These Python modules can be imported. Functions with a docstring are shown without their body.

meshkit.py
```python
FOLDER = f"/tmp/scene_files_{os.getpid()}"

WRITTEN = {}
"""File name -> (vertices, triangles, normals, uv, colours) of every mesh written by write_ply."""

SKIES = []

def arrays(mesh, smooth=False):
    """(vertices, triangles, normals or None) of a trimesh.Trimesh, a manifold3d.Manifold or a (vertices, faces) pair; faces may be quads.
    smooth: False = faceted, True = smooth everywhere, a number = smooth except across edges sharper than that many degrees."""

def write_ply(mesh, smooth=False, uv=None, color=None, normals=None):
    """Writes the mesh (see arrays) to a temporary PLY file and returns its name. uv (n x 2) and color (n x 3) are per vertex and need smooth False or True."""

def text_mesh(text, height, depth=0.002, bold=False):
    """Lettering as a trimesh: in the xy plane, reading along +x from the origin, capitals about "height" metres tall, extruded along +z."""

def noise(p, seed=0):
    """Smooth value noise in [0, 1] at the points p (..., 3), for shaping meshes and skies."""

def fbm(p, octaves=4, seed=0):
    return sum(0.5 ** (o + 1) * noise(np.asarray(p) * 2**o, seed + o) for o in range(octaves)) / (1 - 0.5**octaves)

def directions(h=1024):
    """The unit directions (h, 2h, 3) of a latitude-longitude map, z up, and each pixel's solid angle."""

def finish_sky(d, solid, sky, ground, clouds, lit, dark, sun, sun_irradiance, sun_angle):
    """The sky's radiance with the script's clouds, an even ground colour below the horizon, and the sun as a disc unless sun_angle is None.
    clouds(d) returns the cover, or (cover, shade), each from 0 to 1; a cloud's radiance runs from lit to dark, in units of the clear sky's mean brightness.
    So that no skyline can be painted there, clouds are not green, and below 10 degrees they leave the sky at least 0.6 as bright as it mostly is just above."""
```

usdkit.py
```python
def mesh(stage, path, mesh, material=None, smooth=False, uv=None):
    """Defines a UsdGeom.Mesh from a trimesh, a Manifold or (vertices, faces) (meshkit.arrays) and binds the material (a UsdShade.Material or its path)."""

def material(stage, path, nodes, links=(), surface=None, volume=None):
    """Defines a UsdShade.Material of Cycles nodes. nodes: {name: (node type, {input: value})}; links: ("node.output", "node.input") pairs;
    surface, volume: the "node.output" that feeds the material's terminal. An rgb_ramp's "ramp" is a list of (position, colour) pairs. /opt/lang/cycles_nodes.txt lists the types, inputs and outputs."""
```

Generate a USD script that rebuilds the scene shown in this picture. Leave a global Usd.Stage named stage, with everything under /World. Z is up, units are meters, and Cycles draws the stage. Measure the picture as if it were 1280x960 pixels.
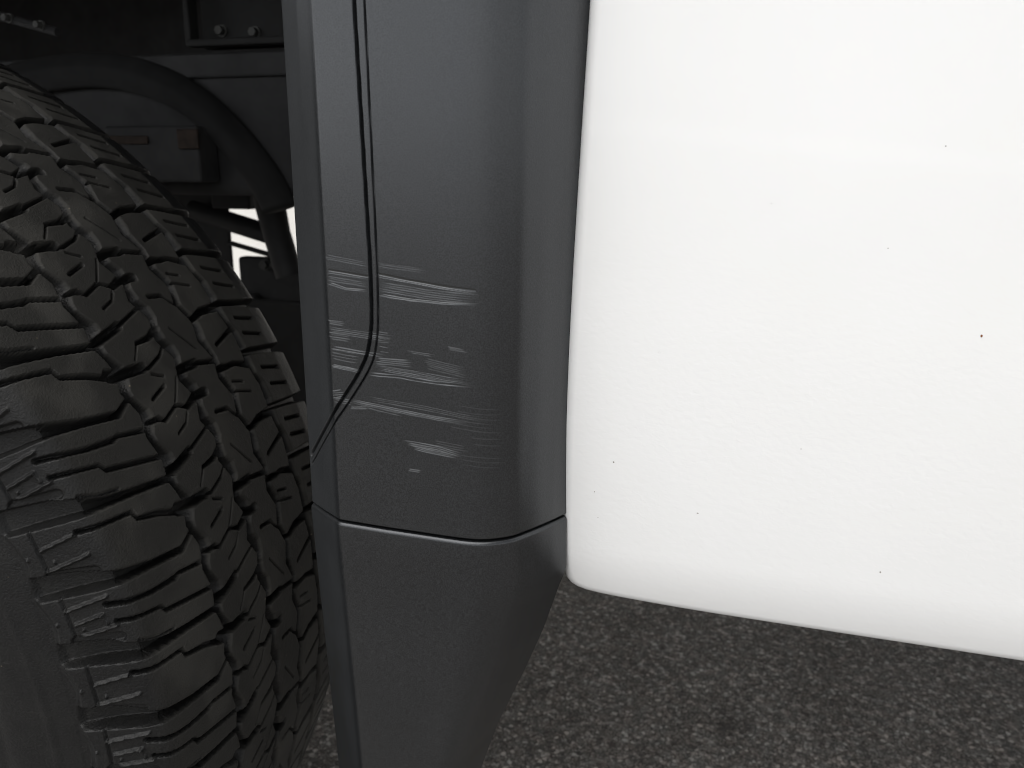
import math, random
import numpy as np, trimesh, usdkit, meshkit
import mapbox_earcut as earcut
from pxr import Usd, UsdGeom, UsdLux, UsdShade, Gf, Sdf, Vt

rng = np.random.default_rng(7)
stage = Usd.Stage.CreateInMemory()
UsdGeom.SetStageUpAxis(stage, UsdGeom.Tokens.z)
UsdGeom.SetStageMetersPerUnit(stage, 1.0)
UsdGeom.Xform.Define(stage, '/World')
UsdGeom.Scope.Define(stage, '/World/Looks')

# ---------------------------------------------------------------- camera
PITCH, YAW, ROLL = np.radians([15.0, 16.2, 0.4])
EYE = np.array([0.0, -0.36, 0.72])
F = np.array([-np.sin(YAW)*np.cos(PITCH), np.cos(YAW)*np.cos(PITCH), -np.sin(PITCH)])
R0 = np.array([np.cos(YAW), np.sin(YAW), 0.0]); U0 = np.cross(R0, F)
RT = math.cos(ROLL)*R0 + math.sin(ROLL)*U0
UP = math.cos(ROLL)*U0 - math.sin(ROLL)*R0
cam = UsdGeom.Camera.Define(stage, '/World/camera')
M4 = Gf.Matrix4d(*RT, 0, *UP, 0, *(-F), 0, *EYE, 1)
cam.AddTransformOp().Set(M4)
cam.CreateHorizontalApertureAttr(6.17); cam.CreateVerticalApertureAttr(6.17*0.75)
cam.CreateFocalLengthAttr(6.17*1000/1280)
cam.CreateFStopAttr(2.5); cam.CreateFocusDistanceAttr(0.40)
cam.CreateClippingRangeAttr(Gf.Vec2f(0.01, 500))
EXPOSURE = 0.84
cam.GetPrim().CreateAttribute('exposure', Sdf.ValueTypeNames.Float).Set(EXPOSURE)

# ---------------------------------------------------------------- sky and sun (bright overcast)
SUN = np.array([-0.25, -0.45, 0.86]); SUN /= np.linalg.norm(SUN)
el, rot = math.asin(SUN[2]), math.atan2(SUN[0], SUN[1])
sky_mat = usdkit.material(stage, '/World/Looks/sky', {
    'sky': ('sky_texture', {'sky_type': 'single_scattering', 'sun_disc': False, 'sun_elevation': el, 'sun_rotation': rot}),
    'bw': ('rgb_to_bw', {}),
    'mn': ('math', {'math_type': 'minimum', 'value2': 10.0}),        # cloud evens the glow round the sun out
    'tc': ('texture_coordinate', {}),
    'n': ('noise_texture', {'scale': 2.2, 'detail': 5.0, 'roughness': 0.55}),
    'r': ('rgb_ramp', {'ramp': [(0.3, (0.80, 0.82, 0.86)), (0.7, (1.15, 1.15, 1.14))]}),
    'cl': ('mix', {'mix_type': 'multiply', 'fac': 1.0}),
    'mx': ('mix', {'mix_type': 'mix', 'fac': 0.96}),
    'bg': ('background_shader', {'strength': 0.13}),
}, [('tc.generated', 'n.vector'), ('n.fac', 'r.fac'), ('sky.color', 'bw.color'), ('bw.val', 'mn.value1'), ('mn.value', 'cl.color1'), ('r.color', 'cl.color2'),
    ('sky.color', 'mx.color1'), ('cl.color', 'mx.color2'), ('mx.color', 'bg.color')], surface='bg.background')
dome = UsdLux.DomeLight.Define(stage, '/World/sky')
UsdShade.MaterialBindingAPI.Apply(dome.GetPrim()).Bind(sky_mat)
sun = UsdLux.DistantLight.Define(stage, '/World/sun')
sun.CreateIntensityAttr(0.30); sun.CreateAngleAttr(70.0); sun.CreateNormalizeAttr(True); sun.CreateColorAttr(Gf.Vec3f(1.0, 0.97, 0.93))
zax = SUN; xax = np.cross([0, 0, 1.0], zax); xax /= np.linalg.norm(xax); yax = np.cross(zax, xax)
sun.AddTransformOp().Set(Gf.Matrix4d(*xax, 0, *yax, 0, *zax, 0, *(SUN*20), 1))

# ---------------------------------------------------------------- helpers
def tag(p, label=None, cat=None, group=None, kind=None):
    p = p.GetPrim() if hasattr(p, 'GetPrim') else p
    for k, v in (('label', label), ('category', cat), ('group', group), ('kind', kind)):
        if v: p.SetCustomDataByKey(k, v)
    return p
_used = {}
def path(name, parent='/World'):
    k = (parent, name); n = _used.get(k, 0); _used[k] = n + 1
    return f'{parent}/{name}' + (f'_{n:03d}' if n else '')
def raw(name, v, f, n, mat, parent='/World', prim=None):
    """one Mesh prim from vertices, faces (tri or quad) and vertex normals"""
    p = path(name, parent); m = UsdGeom.Mesh.Define(stage, p)
    f = np.asarray(f, np.int32)
    m.CreatePointsAttr(Vt.Vec3fArray.FromNumpy(np.ascontiguousarray(v, np.float32)))
    m.CreateFaceVertexCountsAttr(Vt.IntArray.FromNumpy(np.full(len(f), f.shape[1], np.int32)))
    m.CreateFaceVertexIndicesAttr(Vt.IntArray.FromNumpy(np.ascontiguousarray(f).ravel()))
    m.CreateSubdivisionSchemeAttr('none')
    if n is not None:
        m.CreateNormalsAttr(Vt.Vec3fArray.FromNumpy(np.ascontiguousarray(n, np.float32))); m.SetNormalsInterpolation('vertex')
    for k, a in (prim or {}).items():
        UsdGeom.PrimvarsAPI(m).CreatePrimvar(k, Sdf.ValueTypeNames.FloatArray, 'vertex').Set(Vt.FloatArray.FromNumpy(np.ascontiguousarray(a, np.float32)))
    UsdShade.MaterialBindingAPI.Apply(m.GetPrim()).Bind(mat)
    return p
def obj(name, mesh, mat, parent='/World', smooth=35):
    p = path(name, parent); usdkit.mesh(stage, p, mesh, mat, smooth=smooth); return p
def grid_faces(nr, nc, wrap=False):
    r, c = np.meshgrid(np.arange(nr-1), np.arange(nc if wrap else nc-1), indexing='ij')
    c2 = (c+1) % nc
    return np.stack([r*nc+c, r*nc+c2, (r+1)*nc+c2, (r+1)*nc+c], -1).reshape(-1, 4)
def grid_normals(P):
    a = np.gradient(P, axis=0); b = np.gradient(P, axis=1)
    n = np.cross(b, a); return n/np.maximum(np.linalg.norm(n, axis=-1, keepdims=True), 1e-12)
def subset(V, N, F_, keep):
    f = F_[keep]; ids, inv = np.unique(f, return_inverse=True)
    return V[ids], inv.reshape(f.shape), N[ids], ids
def box(x0, x1, y0, y1, z0, z1, bev=0.0):
    import manifold3d as m3
    if bev:
        s = m3.Manifold.batch_hull([m3.Manifold.sphere(bev, 12).translate([x, y, z]) for x in (x0+bev, x1-bev) for y in (y0+bev, y1-bev) for z in (z0+bev, z1-bev)])
        me = s.to_mesh(); return trimesh.Trimesh(me.vert_properties[:, :3], me.tri_verts)
    b = trimesh.creation.box((x1-x0, y1-y0, z1-z0)); b.apply_translation(((x0+x1)/2, (y0+y1)/2, (z0+z1)/2)); return b
def tube(pts, r, seg=14):
    pts = np.asarray(pts, float); n = len(pts); rings = []
    rr = np.broadcast_to(r, n)
    T = np.gradient(pts, axis=0); T /= np.linalg.norm(T, axis=1, keepdims=True)
    ref = np.array([0.02, 1, 0.03]) if abs(T[0, 1]) < .9 else np.array([1.0, 0, 0])
    for i in range(n):
        a = np.cross(T[i], ref); a /= np.linalg.norm(a); b = np.cross(T[i], a)
        th = np.linspace(0, 2*np.pi, seg, endpoint=False)
        rings.append(pts[i]+rr[i]*(np.cos(th)[:, None]*a+np.sin(th)[:, None]*b))
    V = np.vstack(rings+[pts[:1], pts[-1:]]); q = grid_faces(n, seg, True)
    f = np.vstack([q[:, [0, 1, 2]], q[:, [0, 2, 3]]])
    k = np.arange(seg); k2 = (k+1) % seg
    f = np.vstack([f, np.stack([np.full(seg, n*seg), k2, k], 1), np.stack([np.full(seg, n*seg+1), (n-1)*seg+k, (n-1)*seg+k2], 1)])
    m = trimesh.Trimesh(V, f, process=False); m.fix_normals(); return m
def smooth01(x, a, b):
    t = np.clip((x-a)/(b-a), 0, 1); return t*t*(3-2*t)
def polydist(X, Z, pts, width=None):
    """distance of points to a polyline; with width also the width interpolated at the nearest point"""
    best = np.full(X.shape, 1e9); wb = np.zeros(X.shape)
    for i in range(len(pts)-1):
        ax, az = pts[i][:2]; bx, bz = pts[i+1][:2]
        dx, dz = bx-ax, bz-az; L = dx*dx+dz*dz
        t = np.clip(((X-ax)*dx+(Z-az)*dz)/max(L, 1e-12), 0, 1)
        d = np.hypot(X-ax-t*dx, Z-az-t*dz)
        m = d < best; best = np.where(m, d, best)
        if width is not None:
            wb = np.where(m, width[i]+t*(width[i+1]-width[i]), wb)
    return (best, wb) if width is not None else best

# ---------------------------------------------------------------- materials
def look(name, nodes, links, surface='p.BSDF'):
    return usdkit.material(stage, '/World/Looks/'+name, nodes, links, surface=surface)
def plain(name, col, rough=0.5, metal=0.0, var=0.25, scale=40.0, bump=0.0):
    c = np.array(col)
    return look(name, {'g': ('geometry', {}), 'n': ('noise_texture', {'scale': scale, 'detail': 5.0, 'roughness': 0.6}),
        'r': ('rgb_ramp', {'ramp': [(0.3, tuple(c*(1-var))), (0.7, tuple(np.minimum(c*(1+var), 1)))]}),
        'b': ('bump', {'strength': bump, 'distance': 0.002}),
        'p': ('principled_bsdf', {'roughness': rough, 'metallic': metal})},
        [('g.position', 'n.vector'), ('n.fac', 'r.fac'), ('r.color', 'p.base_color'), ('n.fac', 'b.height')] + ([('b.normal', 'p.normal')] if bump else []))

def asphalt_mat():
    nodes = {'g': ('geometry', {}),
        'v1': ('voronoi_texture', {'feature': 'f1', 'scale': 185.0, 'randomness': 1.0}),
        'v2': ('voronoi_texture', {'feature': 'f1', 'scale': 390.0, 'randomness': 1.0}),
        'ed': ('voronoi_texture', {'feature': 'distance_to_edge', 'scale': 185.0}),
        's1': ('separate_color', {}), 's2': ('separate_color', {}),
        'r1': ('rgb_ramp', {'ramp': [(0.0, (.058, .055, .052)), (0.45, (.135, .130, .122)), (0.75, (.24, .232, .22)), (0.92, (.46, .445, .425)), (1.0, (.70, .68, .65))]}),
        'r2': ('rgb_ramp', {'ramp': [(0.0, (.062, .059, .056)), (0.6, (.17, .163, .153)), (1.0, (.50, .48, .455))]}),
        'mx': ('mix', {'fac': 0.42}),
        'er': ('rgb_ramp', {'ramp': [(0.0, (.35, .34, .33)), (0.12, (1, 1, 1))]}),
        'me': ('mix', {'mix_type': 'multiply', 'fac': 0.9}),
        'n': ('noise_texture', {'scale': 9.0, 'detail': 4.0}), 'nr': ('rgb_ramp', {'ramp': [(0.3, (.98, .95, .92)), (0.7, (1.30, 1.28, 1.26))]}),
        'mn': ('mix', {'mix_type': 'multiply', 'fac': 1.0}),
        'tn': ('noise_texture', {'scale': 60.0, 'detail': 2.0}), 'tr': ('rgb_ramp', {'ramp': [(0.35, (1.06, 1.0, .98)), (0.65, (1.0, 1.03, 1.04))]}),
        'mt': ('mix', {'mix_type': 'multiply', 'fac': 1.0}),
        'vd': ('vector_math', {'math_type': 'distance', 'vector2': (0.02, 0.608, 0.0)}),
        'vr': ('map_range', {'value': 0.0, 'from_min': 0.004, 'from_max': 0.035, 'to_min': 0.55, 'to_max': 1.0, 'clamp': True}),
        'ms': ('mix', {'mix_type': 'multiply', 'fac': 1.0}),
        'bh': ('math', {'math_type': 'multiply_add', 'value2': 0.7}),
        'b': ('bump', {'strength': 0.9, 'distance': 0.0035}),
        'p': ('principled_bsdf', {'roughness': 0.75, 'specular_ior_level': 0.35})}
    links = [('g.position', 'v1.vector'), ('g.position', 'v2.vector'), ('g.position', 'ed.vector'), ('g.position', 'n.vector'), ('g.position', 'tn.vector'),
        ('v1.color', 's1.color'), ('s1.r', 'r1.fac'), ('v2.color', 's2.color'), ('s2.g', 'r2.fac'), ('r1.color', 'mx.color1'), ('r2.color', 'mx.color2'),
        ('ed.distance', 'er.fac'), ('mx.color', 'me.color1'), ('er.color', 'me.color2'), ('me.color', 'mn.color1'), ('n.fac', 'nr.fac'), ('nr.color', 'mn.color2'),
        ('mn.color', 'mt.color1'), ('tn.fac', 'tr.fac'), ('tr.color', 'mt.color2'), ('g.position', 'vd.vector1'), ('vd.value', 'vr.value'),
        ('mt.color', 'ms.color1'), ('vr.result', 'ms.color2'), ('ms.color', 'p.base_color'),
        ('s1.b', 'bh.value1'), ('ed.distance', 'bh.value3'), ('bh.value', 'b.height'), ('b.normal', 'p.normal')]
    return look('asphalt', nodes, links)
ASPHALT = asphalt_mat()

# dark grained thermoplastic; "scratch" (pale scuffs), "dirt" come from the mesh
PLASTIC = look('grained_plastic', {
    'g': ('geometry', {}),
    'v': ('voronoi_texture', {'feature': 'smooth_f1', 'scale': 1500.0, 'smoothness': 0.6}),
    'n': ('noise_texture', {'scale': 4200.0, 'detail': 1.0}),
    'hs': ('math', {'math_type': 'add'}),
    'b': ('bump', {'strength': 0.6, 'distance': 0.00005}),
    'cn': ('noise_texture', {'scale': 14.0, 'detail': 5.0}),
    'cr': ('rgb_ramp', {'ramp': [(0.3, (.0062, .0066, .0070)), (0.7, (.0084, .0088, .0093))]}),
    'fn': ('noise_texture', {'scale': 1500.0, 'detail': 1.0}),
    'fr': ('rgb_ramp', {'ramp': [(0.33, (.50, .50, .50)), (0.70, (1.6, 1.6, 1.6))]}),
    'mf': ('mix', {'mix_type': 'multiply', 'fac': 1.0}),
    'sc': ('attribute', {'attribute': 'scratch'}), 'di': ('attribute', {'attribute': 'dirt'}),
    'ms': ('mix', {'color2': (.145, .150, .154)}), 'md': ('mix', {'color2': (.012, .012, .011)}),
    'ro': ('mix_float', {'a': 0.24, 'b': 0.48}),
    'p': ('principled_bsdf', {'specular_ior_level': 0.80, 'specular_tint': (.97, 1.0, 1.04)})},
    [('g.position', 'v.vector'), ('g.position', 'n.vector'), ('v.distance', 'hs.value1'), ('n.fac', 'hs.value2'), ('hs.value', 'b.height'), ('b.normal', 'p.normal'),
     ('g.position', 'cn.vector'), ('cn.fac', 'cr.fac'), ('g.position', 'fn.vector'), ('fn.fac', 'fr.fac'), ('cr.color', 'mf.color1'), ('fr.color', 'mf.color2'),
     ('mf.color', 'ms.color1'), ('sc.fac', 'ms.fac'), ('ms.color', 'md.color1'), ('di.fac', 'md.fac'), ('md.color', 'p.base_color'),
     ('sc.fac', 'ro.fac'), ('ro.result', 'p.roughness')])

# white paint with a stone-chip coat below a sloping line
PAINT = look('white_paint', {
    'g': ('geometry', {}), 'sx': ('separate_xyz', {}),
    'ln': ('math', {'math_type': 'multiply_add', 'value2': 0.100}),            # x*0.1 + z
    'co': ('map_range', {'range_type': 'smoothstep', 'from_min': 0.7375, 'from_max': 0.7275, 'to_min': 0.0, 'to_max': 1.0}),
    'ta': ('map_range', {'range_type': 'smoothstep', 'from_min': 0.745, 'from_max': 0.62, 'to_min': 0.10, 'to_max': 1.0}),
    'mp': ('mapping', {'rotation': (0, 0.5, 0), 'scale': (260, 120, 410)}),
    'n': ('noise_texture', {'scale': 1.0, 'detail': 3.0, 'roughness': 0.55, 'distortion': 0.4}),
    'h1': ('math', {'math_type': 'multiply'}), 'h2': ('math', {'math_type': 'multiply_add', 'value2': 1.0}),
    'b': ('bump', {'strength': 0.42, 'distance': 0.00024}),
    'cn': ('noise_texture', {'scale': 6.0, 'detail': 3.0}),
    'cr': ('rgb_ramp', {'ramp': [(0.3, (.80, .80, .79)), (0.7, (.83, .83, .825))]}),
    'p': ('principled_bsdf', {'roughness': 0.30, 'specular_ior_level': 0.45, 'coat_weight': 0.3, 'coat_roughness': 0.12})},
    [('g.position', 'sx.vector'), ('sx.x', 'ln.value1'), ('sx.z', 'ln.value3'), ('ln.value', 'co.value'), ('ln.value', 'ta.value'), ('g.position', 'mp.vector'), ('mp.vector', 'n.vector'),
     ('n.fac', 'h1.value1'), ('ta.result', 'h1.value2'), ('co.result', 'h2.value1'), ('h1.value', 'h2.value3'), ('h2.value', 'b.height'), ('b.normal', 'p.normal'), ('b.normal', 'p.coat_normal'),
     ('g.position', 'cn.vector'), ('cn.fac', 'cr.fac'), ('cr.color', 'p.base_color')])

RUBBER = look('tyre_rubber', {
    'g': ('geometry', {}), 'n': ('noise_texture', {'scale': 45.0, 'detail': 6.0, 'roughness': 0.65}),
    'r': ('rgb_ramp', {'ramp': [(0.35, (.0062, .0062, .0063)), (0.55, (.0085, .0085, .0084)), (0.75, (.0135, .0132, .0126))]}),
    'n2': ('noise_texture', {'scale': 900.0, 'detail': 3.0}), 'r2': ('rgb_ramp', {'ramp': [(0.35, (.75, .75, .75)), (0.7, (1.3, 1.3, 1.3))]}),
    'm': ('mix', {'mix_type': 'multiply', 'fac': 1.0}),
    'du': ('attribute', {'attribute': 'dust'}), 'md': ('mix', {'color2': (.050, .048, .043)}),
    'sp': ('voronoi_texture', {'feature': 'f1', 'scale': 130.0}), 'sr': ('rgb_ramp', {'ramp': [(0.055, (.6, .6, .6)), (0.085, (0, 0, 0))]}),
    'ss': ('separate_color', {}), 'sm': ('math', {'math_type': 'greater_than', 'value2': 0.93}), 'sf': ('math', {'math_type': 'multiply'}),
    'mg': ('mix', {'color2': (.20, .17, .12)}),
    'b': ('bump', {'strength': 0.6, 'distance': 0.0006}),
    'ro': ('mix_float', {'a': 0.40, 'b': 0.80}),
    'p': ('principled_bsdf', {'specular_ior_level': 0.27})},
    [('g.position', 'n.vector'), ('n.fac', 'r.fac'), ('g.position', 'n2.vector'), ('n2.fac', 'r2.fac'), ('r.color', 'm.color1'), ('r2.color', 'm.color2'),
     ('m.color', 'md.color1'), ('du.fac', 'md.fac'), ('g.position', 'sp.vector'), ('sp.distance', 'sr.fac'), ('sp.color', 'ss.color'), ('ss.r', 'sm.value1'),
     ('sm.value', 'sf.value1'), ('sr.color', 'sf.value2'), ('du.fac', 'ro.fac'), ('ro.result', 'p.roughness'), ('md.color', 'mg.color1'), ('sf.value', 'mg.fac'), ('mg.color', 'p.base_color'), ('n2.fac', 'b.height'), ('b.normal', 'p.normal')])
FRAME = plain('frame_paint', (.034, .034, .035), 0.75, var=0.3, scale=30, bump=0.3)
LINER = plain('wheel_liner', (.020, .020, .020), 0.8, var=0.3, scale=25)
HOSE = plain('hose_rubber', (.016, .016, .016), 0.95)
RUST = plain('rusty_steel', (.032, .021, .015), 0.8, var=0.5, scale=90, bump=0.5)
BOLT = plain('zinc_bolt', (.08, .08, .075), 0.55, metal=0.2, scale=200)
UNDERBODY = plain('underbody', (.025, .025, .026), 0.6, var=0.3)
WALLPAINT = plain('pale_render', (.80, .78, .74), 0.8, var=0.05, scale=3)
SPECK = plain('dirt_speck', (.16, .14, .12), 0.8, var=0.3, scale=900)
SPECK_BROWN = plain('brown_speck', (.20, .07, .02), 0.8, var=0.3, scale=900)
RIM = plain('dark_rim', (.05, .05, .052), 0.4, metal=0.4)

# ---------------------------------------------------------------- setting
tag(dome.GetPrim(), 'pale even overcast sky', None, None, 'structure')
g = trimesh.Trimesh([(-60, -60, 0), (60, -60, 0), (60, 60, 0), (-60, 60, 0)], [(0, 1, 2), (0, 2, 3)], process=False)
ground = obj('asphalt_ground', g, ASPHALT, smooth=False)
tag(stage.GetPrimAtPath(ground), 'dark grey speckled asphalt under and beside the truck', None, None, 'structure')
w = obj('wall', box(-9.0, 0.5, 3.3, 3.5, 0.0, 2.6, 0.02), WALLPAINT)
tag(stage.GetPrimAtPath(w), 'pale plain wall seen bright through the gaps under the truck', 'wall')

# ---------------------------------------------------------------- the truck
TR = '/World/pickup_truck'
UsdGeom.Xform.Define(stage, TR)
tag(stage.GetPrimAtPath(TR), 'white truck with scuffed dark grey wheel arch trim and black all-terrain tyre', 'truck')

# -- wheel arch trim: a horizontal section swept upwards, with carved seam and scuffs
PROF = np.array([(-.1985, .026), (-.2055, .006), (-.2076, -.010), (-.2071, -.0184), (-.1944, -.0271), (-.1825, -.0344), (-.1582, -.0356), (-.125, -.0362),
                 (-.1160, -.0362), (-.1095, -.0352), (-.1040, -.0330), (-.0959, -.0272), (-.0880, -.0145), (-.0822, -.0040), (-.0792, .0020), (-.0765, .0075), (-.0690, .014)])
seg = np.hypot(*np.diff(PROF, axis=0).T); S = np.r_[0, np.cumsum(seg)]
def profile(step, sig):
    s = np.arange(0, S[-1], 0.0002); p = np.stack([np.interp(s, S, PROF[:, k]) for k in (0, 1)], 1)
    k = np.exp(-.5*(np.arange(-60, 61)*0.0002/sig)**2); k /= k.sum()
    q = np.stack([np.convolve(np.pad(p[:, i], 60, 'edge'), k, 'valid') for i in (0, 1)], 1)
    kw = np.exp(-.5*(np.arange(-90, 91)*0.0002/.0026)**2); kw /= kw.sum()
    qw = np.stack([np.convolve(np.pad(p[:, i], 90, 'edge'), kw, 'valid') for i in (0, 1)], 1)
    bl = (smooth01(p[:, 0], -.142, -.128)*(1-smooth01(p[:, 1], -.012, -.004)))[:, None]; q = q*(1-bl)+qw*bl
    q[:1] = p[:1]; q[-1:] = p[-1:]
    n = max(2, int(S[-1]/step)); t = np.linspace(0, s[-1], n)
    return np.stack([np.interp(t, s, q[:, i]) for i in (0, 1)], 1)
GL = np.array([(-.1645, .86), (-.1630, .787), (-.1602, .676), (-.1606, .652), (-.1632, .638), (-.1688, .6275), (-.178, .6145), (-.1905, .598), (-.2068, .577)])
GR = np.array([(-.1595, .86), (-.1582, .787), (-.1568, .676), (-.1574, .651), (-.1598, .6365), (-.1650, .627), (-.1745, .6135), (-.1880, .596), (-.2068, .572)])
def fine(poly, n=400):
    d = np.r_[0, np.cumsum(np.hypot(*np.diff(poly, axis=0).T))]; t = np.linspace(0, d[-1], n)
    q = np.stack([np.interp(t, d, poly[:, i]) for i in (0, 1)], 1)
    k = np.hanning(25); k /= k.sum()
    return np.stack([np.convolve(np.pad(q[:, i], 12, 'reflect', reflect_type='odd'), k, 'valid') for i in (0, 1)], 1)
GLf, GRf = fine(GL)[::4], fine(GR)[::4]

# scuffs: (x0,z0)->(x1,z1), strength, half width mm, jitter copies
SCUFFS = []
def px(u, v, y=-.0355):                                                  # a direction seen from EYE met with the trim's face, used once to lay the scuffs out on the trim in metres
    d = F+((u-640)/1000)*RT-((v-480)/1000)*UP; p = EYE+d*((y-EYE[1])/d[1]); return p[0], p[2]
def scuff(pts, s, w=.25, n=1, spread=0.0):
    P = np.array([px(360+a/3, 280+b/3) for a, b in pts])
    for i in range(n):
        o = 0 if n == 1 else (i/(n-1)-.5)*spread/3*.00038
        e = rng.uniform(-.0012, .0012, 2) if n > 1 else (0, 0)
        Q = P.copy(); Q[:, 1] += o; Q[0, 0] += e[0]; Q[-1, 0] += e[1]
        SCUFFS.append((Q, s*rng.uniform(.7, 1.15), w*rng.uniform(.8, 1.2)*1e-3))
scuff([(132, 122), (300, 152)], .25, .25, 3, 14); scuff([(330, 150), (520, 176)], .22, .25, 3, 12)
scuff([(150, 180), (298, 203)], .45, .25, 2, 6); scuff([(332, 192), (560, 236), (728, 263)], .8, .25, 2, 5)
scuff([(145, 204), (298, 228)], .30, .3, 3, 14); scuff([(148, 222), (215, 243), (300, 250)], .95, .26, 2, 5)
scuff([(338, 232), (520, 262), (716, 283)], .34, .35, 5, 30); scuff([(340, 264), (460, 284), (600, 296), (716, 303)], 1.0, .28, 2, 5)
scuff([(150, 368), (212, 376)], .55, .3, 3, 12); scuff([(150, 398), (300, 418), (396, 431)], .38, .22, 4, 22); scuff([(152, 418), (235, 430)], .35, .3, 4, 24)
scuff([(157, 464), (300, 486), (365, 494)], .6, .25, 2, 8); scuff([(158, 488), (262, 506)], .35, .25, 4, 34); scuff([(162, 532), (272, 554)], .8, .32, 3, 10)
scuff([(305, 561), (430, 573), (560, 594), (688, 606)], .95, .24, 2, 10); scuff([(335, 538), (520, 568), (690, 597)], .5, .22, 4, 18); scuff([(335, 512), (470, 524)], .45, .3, 4, 22)
scuff([(455, 478), (552, 494)], .4, .2, 2, 6); scuff([(598, 463), (672, 477)], .3, .3, 3, 10); scuff([(515, 520), (672, 558)], .22, .3, 6, 36)
scuff([(168, 642), (205, 636)], .5, .3, 4, 26); scuff([(172, 660), (235, 672)], .4, .3, 3, 16); scuff([(228, 690), (305, 690)], .7, .25, 2, 6)
scuff([(230, 664), (420, 700), (560, 728), (680, 746)], .55, .28, 3, 12); scuff([(310, 655), (520, 690), (765, 742)], .24, .22, 3, 14); scuff([(290, 684), (430, 716)], .35, .25, 2, 8)
scuff([(440, 818), (560, 838), (665, 868)], .6, .28, 3, 14); scuff([(468, 838), (560, 856), (645, 872)], .6, .28, 3, 12); scuff([(560, 820), (670, 842)], .2, .3, 3, 18)
scuff([(690, 800), (800, 822)], .10, .25, 3, 50); scuff([(640, 880), (800, 912)], .08, .25, 3, 36); scuff([(460, 922), (502, 928)], .4, .35, 2, 6); scuff([(600, 742), (770, 775)], .10, .25, 3, 30)
scuff([(640, 700), (790, 728)], .07, .25, 3, 40); scuff([(335, 440), (380, 446)], .3, .25, 5, 70)

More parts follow.
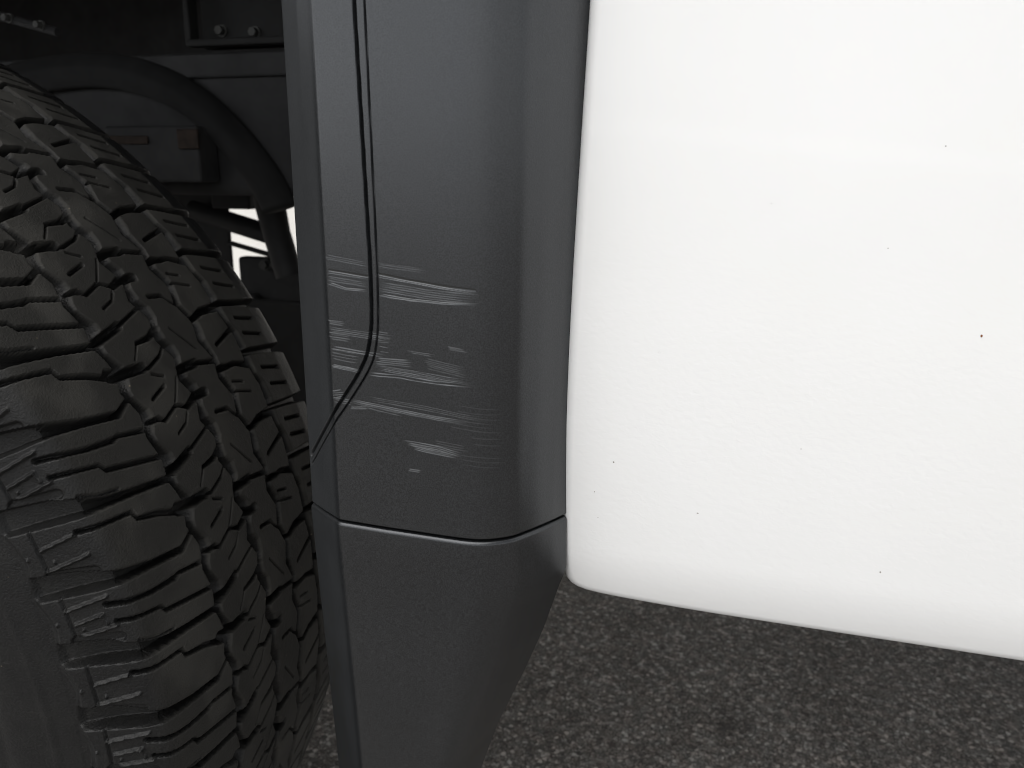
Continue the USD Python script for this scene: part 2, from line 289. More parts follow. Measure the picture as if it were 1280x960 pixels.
def trim_upper():
    prof = profile(.00036, .0008)
    zf = np.concatenate([[.5528, .5528, .5532, .5540], np.arange(.5545, .571, .0004), np.arange(.571, .690, .0002), np.arange(.690, .802, .0004), np.arange(.806, .8601, .006)])
    nz, nc = len(zf), len(prof)
    X = np.broadcast_to(prof[:, 0], (nz, nc)).copy(); Y = np.broadcast_to(prof[:, 1], (nz, nc)).copy(); Z = np.broadcast_to(zf[:, None], (nz, nc)).copy()
    X = X+np.clip((X+.118)/.040, 0, 1.1)*.0052*(Z-.5528)/.235
    tx = np.gradient(prof, axis=0); nrm = np.stack([tx[:, 1], -tx[:, 0]], 1); nrm /= np.linalg.norm(nrm, axis=1, keepdims=True)
    act = np.zeros((nz, nc), bool); act[:, (prof[:, 0] < -.150)] = True
    H = np.zeros((nz, nc)); side = np.full((nz, nc), 2)
    xa, za = X[act], Z[act]
    dl, dr = polydist(xa, za, GLf), polydist(xa, za, GRf)
    h = -.0026*(1-smooth01(dl, .00030, .00090)); h = np.minimum(h, -.0016*(1-smooth01(dr, .00012, .00060)))
    # which side of each line
    def left_of(P, x, z):
        xs = np.interp(-z, -P[:, 1], P[:, 0]); return x < xs
    inl = left_of(GLf, xa, za) & (za > GLf[-1, 1]); inr = left_of(GRf, xa, za) & (za > GRf[-1, 1])
    bead = (~inl) & inr
    h = np.where(bead, np.minimum(h, -.0002), h)
    sd = np.where(inl, 0, np.where(bead, 1, 2))
    h = h*smooth01(xa, -.2062, -.2035)
    H[act] = h; side[act] = sd
    # scuffs
    sc = np.zeros((nz, nc)); vis = (X > -.2000) & (X < -.095) & (Z > .56) & (Z < .70) & (Y < -.02)
    xs, zs = X[vis], Z[vis]; acc = np.zeros(len(xs))
    wob = (meshkit.noise(np.stack([xs*120, zs*900, xs*0], 1), 3)-.5)*.00035
    for Q, s, w in SCUFFS:
        lo, hi = Q.min(0)-.002, Q.max(0)+.002
        m = (xs > lo[0]) & (xs < hi[0]) & (zs > lo[1]) & (zs < hi[1])
        if not m.any(): continue
        d = polydist(xs[m], zs[m]+wob[m], Q)
        t = (xs[m]-Q[0, 0])/(Q[-1, 0]-Q[0, 0]); fade = smooth01(t, -.01, .10)*(1-smooth01(t, .72, 1.01))
        gr = .45+1.0*meshkit.noise(np.stack([xs[m]*170, zs[m]*2600, xs[m]*0], 1), 11)
        acc[m] = np.maximum(acc[m], s*np.clip(gr, 0, 1.2)*fade*(1-smooth01(d, w*.35, w*1.05)))
    hold = np.clip(acc, 0, 1)
    hold *= np.where(H[vis] < -.0003, .12, 1.0)
    sc[vis] = hold
    H -= .00016*sc
    # the darker gouge above the two main scuffs
    di = np.zeros((nz, nc)); dk = np.zeros(len(xs))
    for pts in ([(150, 174), (298, 197)], [(334, 186), (560, 230), (700, 250)]):
        Q = np.array([px(360+a/3, 280+b/3) for a, b in pts]); d = polydist(xs, zs+wob, Q); dk = np.maximum(dk, .8*(1-smooth01(d, .0002, .0006)))
    di[vis] = dk; H[vis] -= .0002*dk
    # faint old wet stain above the right end of the joint
    zst = .5535+.006*smooth01(X, -.110, -.088)*meshkit.noise(np.stack([X*400, Z*0, X*0], -1), 5)*1.6
    # road dust on the lip that faces the wheel
    dl_ = (1-smooth01(X, -.1875, -.1835))*(.03+.06*meshkit.fbm(np.stack([X*60, Z*25, Y*60], -1), 3, 40)); sc = np.maximum(sc, dl_)
    di = np.maximum(di, .22*(1-smooth01(Z-zst, 0, .001))*(X > -.112))
    X = X+nrm[:, 0]*H; Y = Y+nrm[:, 1]*H
    # bottom return: first row steps back into the part
    Y[0] = Y[0]+.006; P = np.stack([X, Y, Z], -1)
    N = grid_normals(P); V = P.reshape(-1, 3); N = N.reshape(-1, 3); Fc = grid_faces(nz, nc)
    if N[(nz//2)*nc+nc//2, 1] > 0: N = -N
    Fc = Fc[:, ::-1] if np.cross(V[Fc[0, 1]]-V[Fc[0, 0]], V[Fc[0, 2]]-V[Fc[0, 0]]) @ N[Fc[0, 0]] < 0 else Fc
    fs = side.reshape(-1)[Fc[:, 0]]
    return V, N, Fc, fs, sc.reshape(-1), di.reshape(-1)
V, N, Fc, fs, sc, di = trim_upper()
# the arch goes on over the wheel and down on its far side (above the picture)
def arch_path():
    o = [(-.2071, .86, 1, 0)]
    for a in np.linspace(0, 90, 16)[1:]:
        a = math.radians(a); o.append((-.3271+.12*math.cos(a), .86+.12*math.sin(a), math.cos(a), math.sin(a)))
    for x in np.linspace(-.45, -1.02, 6): o.append((x, .98, 0, 1))
    for a in np.linspace(90, 180, 16):
        a = math.radians(a); o.append((-1.145+.12*math.cos(a), .86+.12*math.sin(a), math.cos(a), math.sin(a)))
    for z in np.linspace(.84, .36, 8): o.append((-1.265, z, -1, 0))
    return np.array(o)
AP = arch_path(); pc = profile(.0035, .0008)
A = np.stack([AP[:, None, 0]+AP[:, None, 2]*(pc[None, :, 0]+.2071), np.broadcast_to(pc[None, :, 1], (len(AP), len(pc))), AP[:, None, 1]+AP[:, None, 3]*(pc[None, :, 0]+.2071)], -1)
An = grid_normals(A)
if An[1, len(pc)//2, 1] > 0: An = -An
names = ['wheel_lip', 'trim_bead', 'wheel_arch_trim']
for k in (2, 0, 1):
    v, f, n, ids = subset(V, N, Fc, fs == k)
    s_, d_ = sc[ids], di[ids]
    if k == 2:
        af = grid_faces(len(AP), len(pc)); f = np.vstack([f, af+len(v)]); v = np.vstack([v, A.reshape(-1, 3)]); n = np.vstack([n, An.reshape(-1, 3)])
        s_ = np.r_[s_, np.zeros(A.size//3)]; d_ = np.r_[d_, np.zeros(A.size//3)]
    p = raw(names[k], v, f, n, PLASTIC, TR, {'scratch': s_, 'dirt': d_})
    tag(stage.GetPrimAtPath(p), ['narrow dark grey lip along the wheel opening, scuffed', None, 'broad dark grey grained trim with pale horizontal scuff marks'][k])

# -- lower trim below the joint, tapering away under the white panel
def trim_lower():
    prof = profile(.0012, .0010); prof = prof[:np.argmax((prof[:, 0] > -.1) & (prof[:, 1] > .006))]; nc = len(prof)
    tx = np.gradient(prof, axis=0); nrm = np.stack([tx[:, 1], -tx[:, 0]], 1); nrm /= np.linalg.norm(nrm, axis=1, keepdims=True)
    rows = []                                                            # (z, offset along the outward normal)
    r = .0021
    rows += [(.5515, -.010), (.5515, -.004)]
    for a in np.linspace(0, 90, 9): a = math.radians(a); rows.append((.5515-r*(1-math.cos(a)), .0008-r+r*math.sin(a)))
    for z in np.concatenate([np.arange(.547, .50, -.003), np.arange(.50, .345, -.004)]): rows.append((z, .0008))
    for a in np.linspace(15, 90, 6): a = math.radians(a); rows.append((.345-.008*math.sin(a), .0008-.008*(1-math.cos(a))))
    rows.append((.337, -.03))
    P = np.zeros((len(rows), nc, 3))
    zk = np.array([.552, .5215, .510, .483, .455, .413, .37, .33])[::-1]; xe = np.array([-.0775, -.0775, -.0815, -.0895, -.0998, -.1165, -.1300, -.1430])[::-1]
    for i, (z, o) in enumerate(rows):
        x, y = prof[:, 0]+nrm[:, 0]*o, prof[:, 1]+nrm[:, 1]*o
        y = y+.075*max(0, .545-z)
        e = np.interp(z, zk, xe); k = (e+.155)/(prof[-1, 0]+.155)
        x = np.where(x > -.155, -.155+(x+.155)*k, x)
        P[i] = np.stack([x, y, np.full(nc, z)], -1)
    N = grid_normals(P)
    if N[len(rows)//2, nc//2, 1] > 0: N = -N
    f = grid_faces(len(rows), nc)
    V = P.reshape(-1, 3)
    sp = meshkit.noise(V*[520, 520, 300], 21)*.6+meshkit.noise(V*[1100, 1100, 900], 22)*.4
    m = smooth01(-V[:, 0], .188, .196)*smooth01(-V[:, 2], -.545, -.44)
    d = np.clip(m*smooth01(sp+.16*m, .66, .74), 0, 1)*.9
    s = (1-smooth01(V[:, 0], -.1875, -.1835))*(.02+.05*meshkit.fbm(V*[60, 60, 25], 3, 41))
    return V, f[:, ::-1], N.reshape(-1, 3), d, s
v, f, n, d_, s_ = trim_lower()
fn = np.cross(v[f[:, 1]]-v[f[:, 0]], v[f[:, 2]]-v[f[:, 0]])
p = raw('lower_trim', v, f, n, PLASTIC, TR, {'scratch': s_, 'dirt': d_})
tag(stage.GetPrimAtPath(p), 'dark grey lower trim piece below the joint, tapering downwards')
obj('trim_backing', box(-.197, -.060, .0245, .034, .535, .86), LINER, TR)

# -- white body side
def tuck(z, d=0):
    u = np.maximum(.66-np.asarray(z, float), 0)
    w = np.maximum(.535-np.asarray(z, float), 0)
    return .45*u*u+5.0*w*w if not d else .9*u+10*w
def body_side():
    o = [(1.6, .5005), (.30, .5005), (.06, .5007), (0, .5010), (-.02, .5014), (-.0375, .5021), (-.0500, .5027), (-.0600, .5034), (-.0680, .5045), (-.0730, .5062), (-.0765, .5088), (-.0787, .5125), (-.0798, .5180), (-.0802, .5260), (-.0802, .545), (-.0795, .60), (-.0770, .68), (-.0725, .79), (-.0720, .86)]
    for a in np.linspace(0, 90, 20)[1:]:
        a = math.radians(a); o.append((-.3271+.2551*math.cos(a), .86+.2551*math.sin(a)))
    for a in np.linspace(90, 180, 20):
        a = math.radians(a); o.append((-1.145+.2551*math.cos(a), .86+.2551*math.sin(a)))
    o += [(-1.4001, .70), (-1.4001, .5005), (-2.0, .5005), (-2.0, 1.25), (1.6, 1.25)]
    o = np.array(o)
    # resample long runs so that the rounding follows
    q = []
    for i in range(len(o)):
        a, b = o[i], o[(i+1) % len(o)]; L = np.hypot(*(b-a)); k = max(1, int(L/(.003 if max(a[1], b[1]) < .9 and abs(a[0]) < .5 else .06)))
        q += [a+(b-a)*t/k for t in range(k)]
    o = np.array(q)
    o = o[::-1]                                                          # counter-clockwise or not, settle the normal by area
    area = .5*np.sum(o[:, 0]*np.roll(o[:, 1], -1)-o[:, 1]*np.roll(o[:, 0], -1))
    if area < 0: o = o[::-1]
    e = np.roll(o, -1, 0)-o; e /= np.linalg.norm(e, axis=1, keepdims=True); ep = np.roll(e, 1, 0)
    nn = np.stack([e[:, 1], -e[:, 0]], 1)+np.stack([ep[:, 1], -ep[:, 0]], 1); nn /= np.linalg.norm(nn, axis=1, keepdims=True)
    rad = np.full(len(o), .0058)
    rings, norms = [], []
    for a in np.radians(np.linspace(0, 90, 12)):
        inset = rad*(1-math.sin(a)); y = (rad*.85)*(1-math.cos(a))
        p = o-nn*inset[:, None]; rings.append(np.stack([p[:, 0], y, p[:, 1]], 1))
        norms.append(np.stack([nn[:, 0]*math.sin(a), np.full(len(o), -math.cos(a)), nn[:, 1]*math.sin(a)], 1))
    back = rings[-1].copy(); back[:, 1] = .022; rings.append(back); norms.append(norms[-1])
    P = np.array(rings); N_ = np.array(norms); k = len(o)
    f = grid_faces(len(rings), k, True); f = np.vstack([f[:, [0, 1, 2]], f[:, [0, 2, 3]]])
    # the flat of the panel in level strips, so that it can tuck in towards the bottom
    from shapely import Polygon, box as sbox
    pg = Polygon(rings[0][:, [0, 2]]); zc = np.r_[np.arange(.485, .74, .003), 1.30]; XC = np.r_[-2.1, -1.7, -1.4, np.arange(-.10, .31, .012), .4, .6, .9, 1.2, 1.7]; V = P.reshape(-1, 3); NN = N_.reshape(-1, 3)
    for z0, z1 in zip(zc[:-1], zc[1:]):
        cells = [pg.intersection(sbox(x0, z0, x1, z1)) for x0, x1 in zip(XC[:-1], XC[1:])] if z1 < 1 else [pg.intersection(sbox(-3, z0, 3, z1))]
        for g_ in [k_ for q in cells for k_ in getattr(q, 'geoms', [q])]:
            if g_.geom_type != 'Polygon' or g_.area < 1e-9: continue
            c_ = np.array(g_.exterior.coords)[:-1]
            t = earcut.triangulate_float64(np.ascontiguousarray(c_), np.array([len(c_)], np.uint32)).reshape(-1, 3).astype(int)
            f = np.vstack([f, t+len(V)]); V = np.vstack([V, np.stack([c_[:, 0], np.zeros(len(c_)), c_[:, 1]], 1)]); NN = np.vstack([NN, np.tile([0, -1.0, 0], (len(c_), 1))])
    fn = np.cross(V[f[:, 1]]-V[f[:, 0]], V[f[:, 2]]-V[f[:, 0]])
    bad = np.einsum('ij,ij->i', fn, NN[f[:, 0]]) < 0; f[bad] = f[bad][:, ::-1]
    sl = tuck(V[:, 2], 1); V = V.copy(); V[:, 1] += tuck(V[:, 2])
    NN = NN.copy(); NN[:, 2] += sl*NN[:, 1]; NN /= np.linalg.norm(NN, axis=1, keepdims=True)
    return V, f, NN
v, f, n = body_side()
BP = raw('body_side_panel', v, f, n, PAINT, TR)
tag(stage.GetPrimAtPath(BP), 'white painted body side with pebbled stone-chip coating towards the bottom')
for x, z, r, m in ((-.0540, .584, .00065, 0), (-.0130, .562, .0006, 0), (.0700, .543, .0006, 0), (.0080, .707, .00035, 0), (.0710, .730, .00045, 0), (.0940, .656, .0009, 1), (-.061, .553, .0004, 0), (-.063, .567, .0004, 0), (.03, .60, .0003, 0), (-.035, .640, .0003, 0), (.055, .69, .0003, 0)):
    s = trimesh.creation.icosphere(1, r*.58); s.vertices *= [rng.uniform(.7, 1.4), .35, rng.uniform(.7, 1.2)]; s.apply_translation((x, float(tuck(z)), z))
    obj('dirt_speck', s, SPECK_BROWN if m else SPECK, BP, smooth=True)

# -- the rest of the body that shuts the light out of the wheel well
obj('body_top', box(-2.0, 1.6, .023, 1.80, 1.235, 1.262, .008), PAINT, TR)
obj('end_panel', box(-2.0, -1.985, .023, 1.80, .50, 1.2345), PAINT, TR)
obj('end_panel', box(1.585, 1.6, .023, 1.80, .50, 1.2345), PAINT, TR)
obj('underbody', trimesh.util.concatenate([box(-.02, 1.584, .03, 1.75, .545, .90, .015), box(-1.98, -.025, .74, 1.79, .735, 1.2, .01)]), UNDERBODY, TR)
# wheel housing liner: an arched sheet over the tyre
def liner():
    pts = [(-.095, .44)]
    for a in np.linspace(0, 180, 40):
        a = math.radians(a); pts.append((-.736+.66*math.cos(a), .60+.41*math.sin(a)))
    pts.append((-1.37, .44)); pts = np.array(pts[1:-1])
    V, = [np.vstack([np.stack([pts[:, 0], np.full(len(pts), y), pts[:, 1]], 1) for y in (.028, .34)])]
    q = grid_faces(2, len(pts)); return trimesh.Trimesh(V, np.vstack([q[:, [0, 1, 2]], q[:, [0, 2, 3]]]), process=False)
obj('wheel_liner', liner(), LINER, TR, smooth=True)

# -- chassis seen behind the wheel
def from_px(u, v, y):
    d = F+((u-640)/1000)*RT-((v-480)/1000)*UP; return EYE+d*((y-EYE[1])/d[1])
obj('frame_rail', box(-2.0, -.02, .42, .50, .690, .838, .012), FRAME, TR)
obj('frame_flange', box(-2.0, -.02, .412, .419, .812, .836, .003), FRAME, TR)
hose = [from_px(u, v, .412) for u, v in ((-20, 118), (20, 102), (60, 93), (105, 88), (150, 90), (195, 102), (235, 122), (270, 150), (300, 182), (330, 222), (350, 262))]
from scipy.interpolate import CubicSpline
cs = CubicSpline(np.arange(len(hose)), np.array(hose)); obj('brake_hose', tube(cs(np.linspace(0, len(hose)-1, 60)), .0185, 20), HOSE, TR, smooth=True)
a = from_px(130, 165, .385); b = from_px(252, 228, .385)
MB = obj('mounting_bracket', box(a[0], b[0], .385, .418, b[2], a[2]+.006, .003), FRAME, TR)
c = from_px(222, 164, .384); d = from_px(251, 186, .384)
pr = obj('rust_patch', box(c[0], d[0]-.001, .3815, .3848, d[2], c[2]+.002, .0012), RUST, MB)
c = from_px(128, 170, .384); d = from_px(186, 180, .384)
obj('rust_patch', box(c[0], d[0], .3822, .3848, d[2], c[2], .0012), RUST, MB)
# shock absorber, links and the lower mount in the lit gap
obj('shock_absorber', tube([from_px(u, v, .56) for u, v in ((331, 225), (338, 258), (346, 292), (362, 345))], [.019, .019, .0175, .0175], 20), UNDERBODY, TR)
obj('suspension_link', tube([from_px(240, 262, .60), from_px(350, 297, .60)], .0135, 14), UNDERBODY, TR)
a = from_px(262, 236, .57); b = from_px(312, 262, .57)
obj('hanger_plate', box(a[0], b[0], .57, .60, b[2], a[2], .003), UNDERBODY, TR)
obj('brake_line', tube([from_px(285, 303, .58), from_px(350, 322, .58)], .0035, 10), UNDERBODY, TR)
a = from_px(299, 321, .62); b = from_px(400, 470, .62)
lm = trimesh.util.concatenate([box(a[0]-.003, b[0], .62, .64, b[2], a[2], .004)])
LM = obj('lower_mount', lm, UNDERBODY, TR)
a = from_px(200, 245, .62); b = from_px(297, 420, .62)
obj('hanger_plate', box(a[0], b[0], .62, .626, b[2], a[2]+.02, .002), UNDERBODY, TR)
a = from_px(286, 364, .615); b = from_px(330, 420, .615)
obj('hanger_plate', box(a[0], b[0], .60, .618, b[2], a[2], .006), UNDERBODY, TR)
obj('splash_shield', box(-.60, -.36, .50, .512, .045, .562, .005), LINER, TR)
def hexbolt(u, v, y, r):
    h = trimesh.creation.cylinder(r, .008, sections=6); w_ = trimesh.creation.cylinder(r*1.35, .003, sections=20); w_.apply_translation((0, 0, -.004))
    m = trimesh.util.concatenate([h, w_]); m.apply_transform(trimesh.transformations.rotation_matrix(math.pi/2, (1, 0, 0))); m.apply_translation(from_px(u, v, y)); return m
for u, v in ((330, 331), (344, 331)): obj('bolt', hexbolt(u, v, .61, .0062), BOLT, LM, smooth=False)
a = from_px(225, -12, .40); b = from_px(346, 52, .40)
br = trimesh.util.concatenate([box(a[0], b[0]+.05, .40, .416, b[2]-.001, b[2]+.006, .002), box(a[0], a[0]+.007, .40, .416, b[2]+.004, a[2]+.05, .002), box(a[0], b[0]+.05, .43, .44, b[2], a[2]+.05, .002)])
BM = obj('body_mount_bracket', br, LINER, TR)
for u, v in ((275, 38), (317, 40)): obj('bolt', hexbolt(u, v, .425, .0046), BOLT, BM, smooth=False)
st = trimesh.util.concatenate([tube([from_px(-30, 12, .36), from_px(72, 40, .36)], .0045, 8)])
MS = obj('metal_strip', st, FRAME, TR)
for u, v in ((8, 22), (48, 31)):
    obj('bolt', hexbolt(u, v, .352, .0036), BOLT, MS, smooth=False)

# ---------------------------------------------------------------- the tyre
CX, CY, CZ, STEER, RAD = -.736, .19, .408, .145, .434
NP = 34; DTH = 2*np.pi/NP; PMM = RAD*DTH*1000; TH0 = math.radians(31.04); K = 10.29/10.588
# section: (y, r) from the crown outwards (outer side is -y); t in mm is the length along it, equal to y on the crown
SEC_OUT = np.array([(0, .4340), (-.060, .4338), (-.090, .4322), (-.105, .4308), (-.1165, .4290), (-.1215, .4262), (-.1248, .4195), (-.1275, .408), (-.1315, .394), (-.1365, .374), (-.1400, .352), (-.1400, .325), (-.134, .300), (-.122, .278), (-.108, .262)])
SEC_IN = np.array([(0, .4340), (.068, .4338), (.098, .4318), (.114, .4306), (.1265, .4288), (.1345, .4248), (.1395, .418), (.1425, .407), (.1455, .386), (.1475, .352), (.1475, .325), (.141, .300), (.128, .275), (.112, .262)])
def lens(s): return np.r_[0, np.cumsum(np.hypot(*np.diff(s, axis=0).T))]*1000
TS = np.r_[-lens(SEC_OUT)[::-1], lens(SEC_IN)[1:]]; SC = np.vstack([SEC_OUT[::-1], SEC_IN[1:]])
from scipy.interpolate import PchipInterpolator
SY, SR = PchipInterpolator(TS, SC[:, 0]), PchipInterpolator(TS, SC[:, 1])
# cuts of one pitch period: points (phase, t mm, half width mm), depth mm.  phase grows downwards in the photograph
CUTS = [
 # outer shoulder lugs: two deep gaps, three stepped sipes
 ([(-.17, -160, 7), (-.12, -138, 6.0), (-.075, -122, 4.0), (-.03, -106, 2.2), (0, -90, 1.6), (.055, -62, 1.5)], 9.5),
 ([(.34, -160, 7), (.385, -140, 5.5), (.425, -122, 3.2), (.48, -100, 1.7), (.53, -76, 1.6), (.46, -64, 1.0)], 9.5),
 ([(.285, -150, 2.6), (.335, -130, 2.6)], 2.6), ([(.775, -150, 2.6), (.815, -130, 2.6)], 2.6),
 ([(.055, -130, .7), (.105, -99, .8), (.165, -97, .8), (.215, -82, 1.3), (.27, -72, 1.5)], 4.5),
 ([(.57, -131, .8), (.64, -106, .9), (.665, -88, 1.2), (.655, -84, .7), (.70, -66, 1.0)], 4.5),
 ([(.70, -129, .5), (.765, -104, .6), (.815, -101, 1.0), (.92, -62, 1.0)], 4.5),
 ([(.27, -68, 3.6), (.285, -64, 3.6)], 8),
 # row A
 ([(.67, -57, 1.3), (.68, -49, 1.3), (.715, -45, .9), (.65, -30, .8), (.70, -21, .8)], 4.5),
 ([(.70, -21, 1.5), (.64, -6, 2.6)], 9),
 ([(.74, -24, .4), (.80, -29, .4), (.845, -40, .5)], 3),
 ([(.02, -58, 2.4), (-.035, -38, 2.4)], 9), ([(-.035, -38, .9), (-.13, -11, .6)], 4),
 ([(.29, -59, 2.6), (.305, -39, 2.6)], 9), ([(.305, -39, 1.0), (.325, -35, .8), (.27, -20, .7), (.19, -11, .5)], 4),
 ([(.125, -33, .7), (.115, -20, 1.5), (.06, -8, 2.2)], 5.5), ([(.235, -42, .35), (.13, -33, .4)], 2.5),
 ([(.54, -46, .8), (.485, -31, .8)], 4), ([(.465, -17, .4), (.64, -30, .4)], 2.5),
 # row B
 ([(.42, -10, 2.6), (.425, 8, 2.6)], 9), ([(.425, 8, 1.1), (.47, 27, 1.2)], 5.5), ([(.545, 28, 2.4), (.56, 40, 1.6), (.56, 48, 1.2), (.62, 63, 2.2)], 7),
 ([(.655, -10, 2.4), (.66, 3, 2.4)], 9),
 ([(.84, 3, 1.0), (.86, 16, .9), (.925, 20, .6), (.98, 25, .6), (1.12, 31, .6)], 4), ([(1.12, 31, 1.6), (1.075, 46, 2.2), (1.08, 62, 2.8)], 9),
 ([(.36, 40, 1.0), (.28, 66, 1.4)], 5), ([(.10, 3, .35), (.33, 17, .35)], 2.5), ([(.76, 30, .4), (.84, 52, .4)], 2.5),
 ([(.37, -36, .35), (.42, -27, .35)], 3), ([(.69, 36, .4), (.73, 48, .35)], 3), ([(.88, -122, .4), (.93, -112, .4), (.96, -100, .35)], 2),
 # inner shoulder lugs
 ([(.02, 66, 2), (.06, 90, 2), (.11, 120, 3), (.16, 150, 5)], 7.5), ([(.51, 66, 2.2), (.545, 90, 2.2), (.60, 120, 3), (.66, 150, 5)], 7.5),
 ([(.195, 80, .8), (.255, 106, .8)], 4.5), ([(.35, 80, .8), (.42, 106, .9)], 4.5), ([(.70, 80, .8), (.77, 106, .9)], 4.5), ([(.87, 82, .8), (.94, 108, .8)], 4.5),
]
RIDGES = [  # raised (+) or sunk (-) moulding on the outer sidewall lugs: points (phase, t), height mm
 ([(-.05, -150), (.24, -150)], -1.0), ([(.245, -150), (.215, -129)], 1.5), ([(.09, -149), (.06, -129)], 1.3),
 ([(.45, -150), (.75, -150)], -1.0), ([(.755, -150), (.725, -129)], 1.5), ([(.655, -148), (.63, -134)], 1.5), ([(.63, -134), (.70, -133)], 1.2), ([(.545, -150), (.515, -129)], 1.5),
 ([(.12, -156), (.125, -155.9)], 1.0), ([(.62, -156), (.625, -155.9)], 1.0), ([(.70, -145), (.704, -145)], 1.0), ([(.19, -145), (.194, -145)], 1.0),
]
def tyre_height(ph, T):
    """relief in mm above the sipe-free lug top, at phase (periods) and t (mm)"""
    p = np.mod(ph, 1.0); X = p*PMM; H = np.zeros(p.shape)
    ph_ = 2*np.pi*p
    # the three grooves round the tyre; their walls slope more or less along the way (blocks with bevelled faces)
    tri = lambda k, o: np.abs(np.mod(p*k+o, 1)-.5)*2
    def ring(c, lo, hi, dep):
        d = T-c; return -dep*(1-np.where(d < 0, smooth01(-d, .8, lo), smooth01(d, .8, hi)))
    H = np.minimum(H, ring(-61.5+4.0*(tri(3, .30)-.5), 2.4+1.5*tri(2, .2), 3.2+6.0*tri(3, .15), 8.5))
    H = np.minimum(H, ring(-9.5+4.5*(tri(3, .05)-.5), 2.4+2.5*tri(3, .6), 3.2+6.0*tri(3, .35), 8.5))
    H = np.minimum(H, ring(28.5+4.0*(tri(3, .70)-.5), 2.2+2.0*tri(3, .2), 2.8+4.5*tri(2, .6), 8.5))
    H = np.minimum(H, ring(67+4.5*(tri(2, .40)-.5), 2.4+2.0*tri(2, .5), 3.0+6.0*tri(2, .1), 8.5))
    for pts, dep in CUTS:
        P = np.array(pts, float); P[:, 0] *= K*PMM
        for sft in (-1, 0, 1):
            Q = P.copy(); Q[:, 0] += sft*PMM
            m = (X > Q[:, 0].min()-16) & (X < Q[:, 0].max()+16) & (T > Q[:, 1].min()-16) & (T < Q[:, 1].max()+16)
            if not m.any(): continue
            d, w = polydist(X[m], T[m], Q[:, :2], Q[:, 2])
            dd = dep*np.where(T[m] < -132, 1-.30*smooth01(-T[m], 140, 162), 1)
            H[m] = np.minimum(H[m], -dd*(1-np.where(T[m] < -118, smooth01(d, w*.82, w+.7), smooth01(d, w*.6, w*1.1+.45))))
    for pts, hh in RIDGES:
        P = np.array(pts, float); P[:, 0] *= K*PMM
        for sft in (-1, 0, 1):
            Q = P.copy(); Q[:, 0] += sft*PMM
            d = polydist(X, T, Q); H = H+np.where(H > -2, hh*1.25*(1-smooth01(d, .4, .95)), 0)
    # lugs end on the sidewall with a step; moulded lines round the sidewall below
    b = np.where(T < 0, -160.0+1.5*np.sin(ph_*2), 150.0)
    out = smooth01(np.where(T < 0, b-T, T-b), -2.0, 2.5)
    H = H*(1-out)+out*(-4.2)
    H = H+np.where(T < -166, .8*np.exp(-((T+178)/1.2)**2)-.8*np.exp(-((T+206)/3)**2), 0)
    return H
def tyre_points(th, T, H):
    y, r = SY(T), SR(T); dy, dr = SY.derivative()(T), SR.derivative()(T); L = np.hypot(dy, dr)
    ny, nr = -dr/L, dy/L
    s = np.where(nr*0+1 > 0, 1, 1)
    r2 = r+nr*s*H/1000; y2 = y+ny*s*H/1000
    lx, ly, lz = r2*np.cos(th), y2-.207, r2*np.sin(th)
    c, s_ = math.cos(STEER), math.sin(STEER)
    P = np.stack([CX+c*lx-s_*ly, CY+s_*lx+c*ly, CZ+lz], -1)
    P[..., 2] = np.maximum(P[..., 2], .004)
    return P
# fine stretch that the picture shows: phases -3 .. +5
P0, P1, NCOL = -3, 5, 118
ph = np.linspace(P0, P1, (P1-P0)*NCOL+1); tt = np.concatenate([np.arange(-240, -166, 2.0), np.arange(-166, 132, .68), np.arange(132.5, 150, 1.5)])
PH1, T1 = np.meshgrid(ph[:NCOL], tt, indexing='ij')
Ht = tyre_height(PH1, T1)                                                # one period, then repeated with its own wear
H = np.concatenate([np.tile(Ht, (P1-P0, 1)), Ht[:1]])
PH, T = np.meshgrid(ph, tt, indexing='ij'); TH = TH0-PH*DTH
wear = meshkit.fbm(np.stack([PH*3.1, T/25, T*0], -1), 3, 4)
H = H-(.35*wear+.12*meshkit.noise(np.stack([PH*28, T/2.6, T*0], -1), 8))*(T > -165)
P = tyre_points(TH, T, H); N = grid_normals(P)
mid = np.array([P.shape[0]//2, np.argmin(np.abs(tt))]); radial = np.array([math.cos(TH[mid[0], 0]), 0, math.sin(TH[mid[0], 0])])
if N[mid[0], mid[1]] @ radial < 0: N = -N
nt = len(tt); Fq = grid_faces(len(ph), nt)
mud = meshkit.fbm(np.stack([PH*2.2, T/30, T*0+9], -1), 3, 14)
dust = .55*smooth01(-H, 2.5, 6.5)*smooth01(mud, .48, .72)*np.exp(-((T+58)/24)**2)+.10*smooth01(-H, 3, 7)
dust += (.46+.44*smooth01(wear, .4, .75))*smooth01(T, -126, -112)*(T < 110)*(H > -2)
dust = np.clip(dust, 0, 1)
dust = dust.reshape(-1)
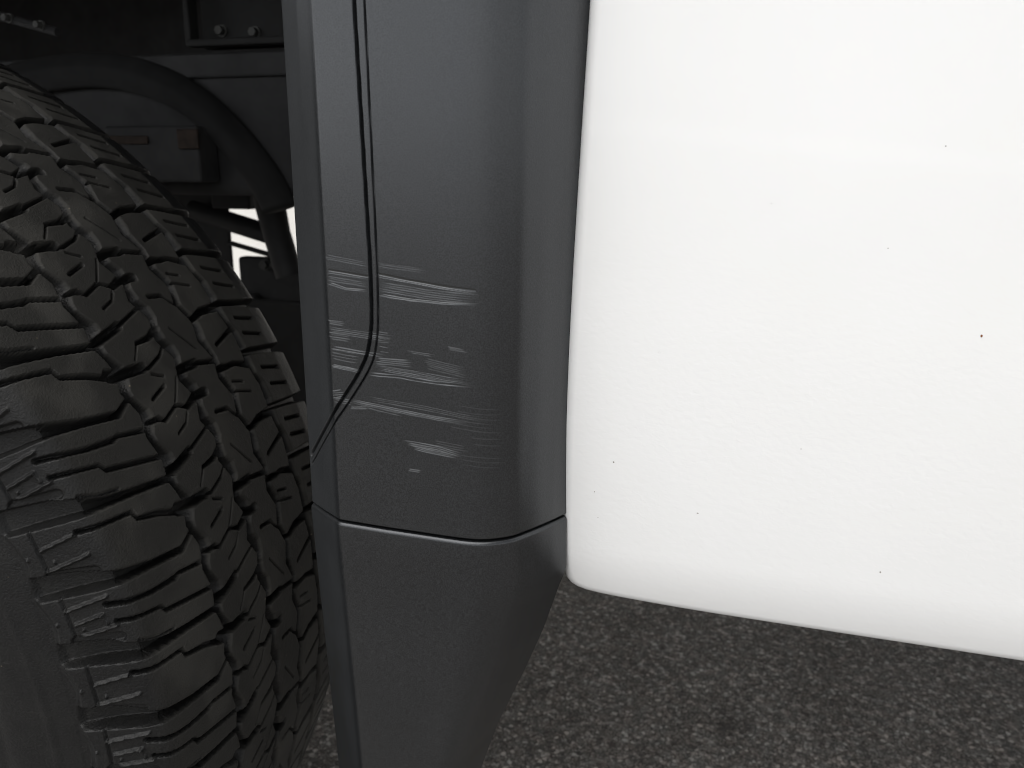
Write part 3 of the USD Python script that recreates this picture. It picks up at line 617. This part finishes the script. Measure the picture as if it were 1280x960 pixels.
# which block each face belongs to
def bound(pts, T_): pts = np.array(sorted(pts, key=lambda q: q[1])); return np.interp(T_, pts[:, 1], pts[:, 0]*K)
row = np.where(T < -160, 9, np.where(T < -60.5, 0, np.where(T < -9, 1, np.where(T < 28.5, 2, np.where(T < 68, 4, np.where(T < 140, 3, 9))))))
BND = {0: [[(-.17, -160), (-.075, -122), (0, -90), (.055, -62)], [(.34, -160), (.425, -122), (.48, -100), (.53, -76), (.5, -64)]],
       1: [[(.02, -58), (-.035, -38), (-.13, -11)], [(.29, -59), (.305, -39), (.325, -35), (.19, -11)], [(.68, -57), (.715, -45), (.65, -30), (.70, -21), (.64, -6)]],
       2: [[(.42, -10), (.425, 8), (.47, 27)], [(.84, 3), (.86, 16), (.98, 27)]],
       4: [[(.545, 28), (.56, 40), (.56, 48), (.62, 63)], [(1.13, 30), (1.075, 46), (1.08, 62)]],
       3: [[(.02, 66), (.06, 90), (.11, 120), (.16, 150)], [(.51, 66), (.545, 90), (.60, 120), (.66, 150)]]}
lab = np.full(PH.shape, -1)
for r_, bs in BND.items():
    k = np.zeros(PH.shape, int)
    for b_ in bs: k += np.floor(PH-bound(b_, T)).astype(int)
    lab = np.where(row == r_, r_*1000+k+200, lab)
lab = np.where(row == 9, -1, lab)
fl = lab.reshape(-1)[Fq[:, 0]]
V, Nn = P.reshape(-1, 3), N.reshape(-1, 3)
if np.cross(V[Fq[0, 1]]-V[Fq[0, 0]], V[Fq[0, 2]]-V[Fq[0, 0]]) @ Nn[Fq[0, 0]] < 0: Fq = Fq[:, ::-1]
# the rest of the tyre, coarser, plus the fine sidewall, is the carcass
php = np.linspace(P1, P0+NP, (NP-(P1-P0))*20+1); tc = np.concatenate([np.arange(-240, -166, 4.0), np.arange(-166, 150, 3.2), np.arange(150, 232, 6.0)])
PHc, Tc = np.meshgrid(php, tc, indexing='ij'); Hc = tyre_height(PHc, Tc); Pc = tyre_points(TH0-PHc*DTH, Tc, Hc); Ncs = grid_normals(Pc)
if Ncs[5, len(tc)//2] @ np.array([math.cos(TH0-php[5]*DTH), 0, math.sin(TH0-php[5]*DTH)]) < 0: Ncs = -Ncs
tc2 = np.arange(149, 232, 4.0); PHi, Ti = np.meshgrid(ph[::8], tc2, indexing='ij'); Pi = tyre_points(TH0-PHi*DTH, Ti, np.full(Ti.shape, -4.2)); Ni = grid_normals(Pi)
vs, fs_, ns, ids = subset(V, Nn, Fq, fl < 0)
parts = [(vs, fs_, ns, dust[ids]*.3), (Pc.reshape(-1, 3), grid_faces(len(php), len(tc)), Ncs.reshape(-1, 3), np.zeros(Pc.size//3)), (Pi.reshape(-1, 3), grid_faces(PHi.shape[0], len(tc2)), Ni.reshape(-1, 3), np.zeros(Pi.size//3))]
o, vv, ff, nn_, dd_ = 0, [], [], [], []
for a_, b_, c_, d__ in parts:
    vv.append(a_); ff.append(b_+o); nn_.append(c_); dd_.append(d__); o += len(a_)
TY = raw('tyre', np.vstack(vv), np.vstack(ff), np.vstack(nn_), RUBBER, TR, {'dust': np.concatenate(dd_)})
tag(stage.GetPrimAtPath(TY), 'black all-terrain tyre with dusty blocky tread and ribbed shoulder lugs')
for L in np.unique(fl[fl >= 0]):
    vs, f_, ns, ids = subset(V, Nn, Fq, fl == L)
    if len(f_) < 60: continue
    raw('shoulder_block' if L//1000 in (0, 3) else 'tread_block', vs, f_, ns, RUBBER, TY, {'dust': dust[ids]})
# dark rim disc inside the tyre
c, s_ = math.cos(STEER), math.sin(STEER)
def wheel_rim():
    pr = np.array([(0.0, -.085), (.07, -.085), (.10, -.07), (.16, -.062), (.205, -.075), (.24, -.098), (.262, -.108), (.266, -.104), (.262, -.09), (.235, -.05), (.235, .05), (.262, .112)])
    th = np.linspace(0, 2*np.pi, 64, endpoint=False); Lx = pr[:, None, 0]*np.cos(th); Lz = pr[:, None, 0]*np.sin(th); Ly = np.broadcast_to(pr[:, None, 1]-.207, Lx.shape)
    Vv = np.stack([CX+c*Lx-s_*Ly, CY+s_*Lx+c*Ly, CZ+Lz], -1).reshape(-1, 3); q = grid_faces(len(pr), 64, True)
    return trimesh.Trimesh(Vv, np.vstack([q[:, [0, 1, 2]], q[:, [0, 2, 3]]]), process=False)
obj('wheel_rim', wheel_rim(), RIM, TR, smooth=30)
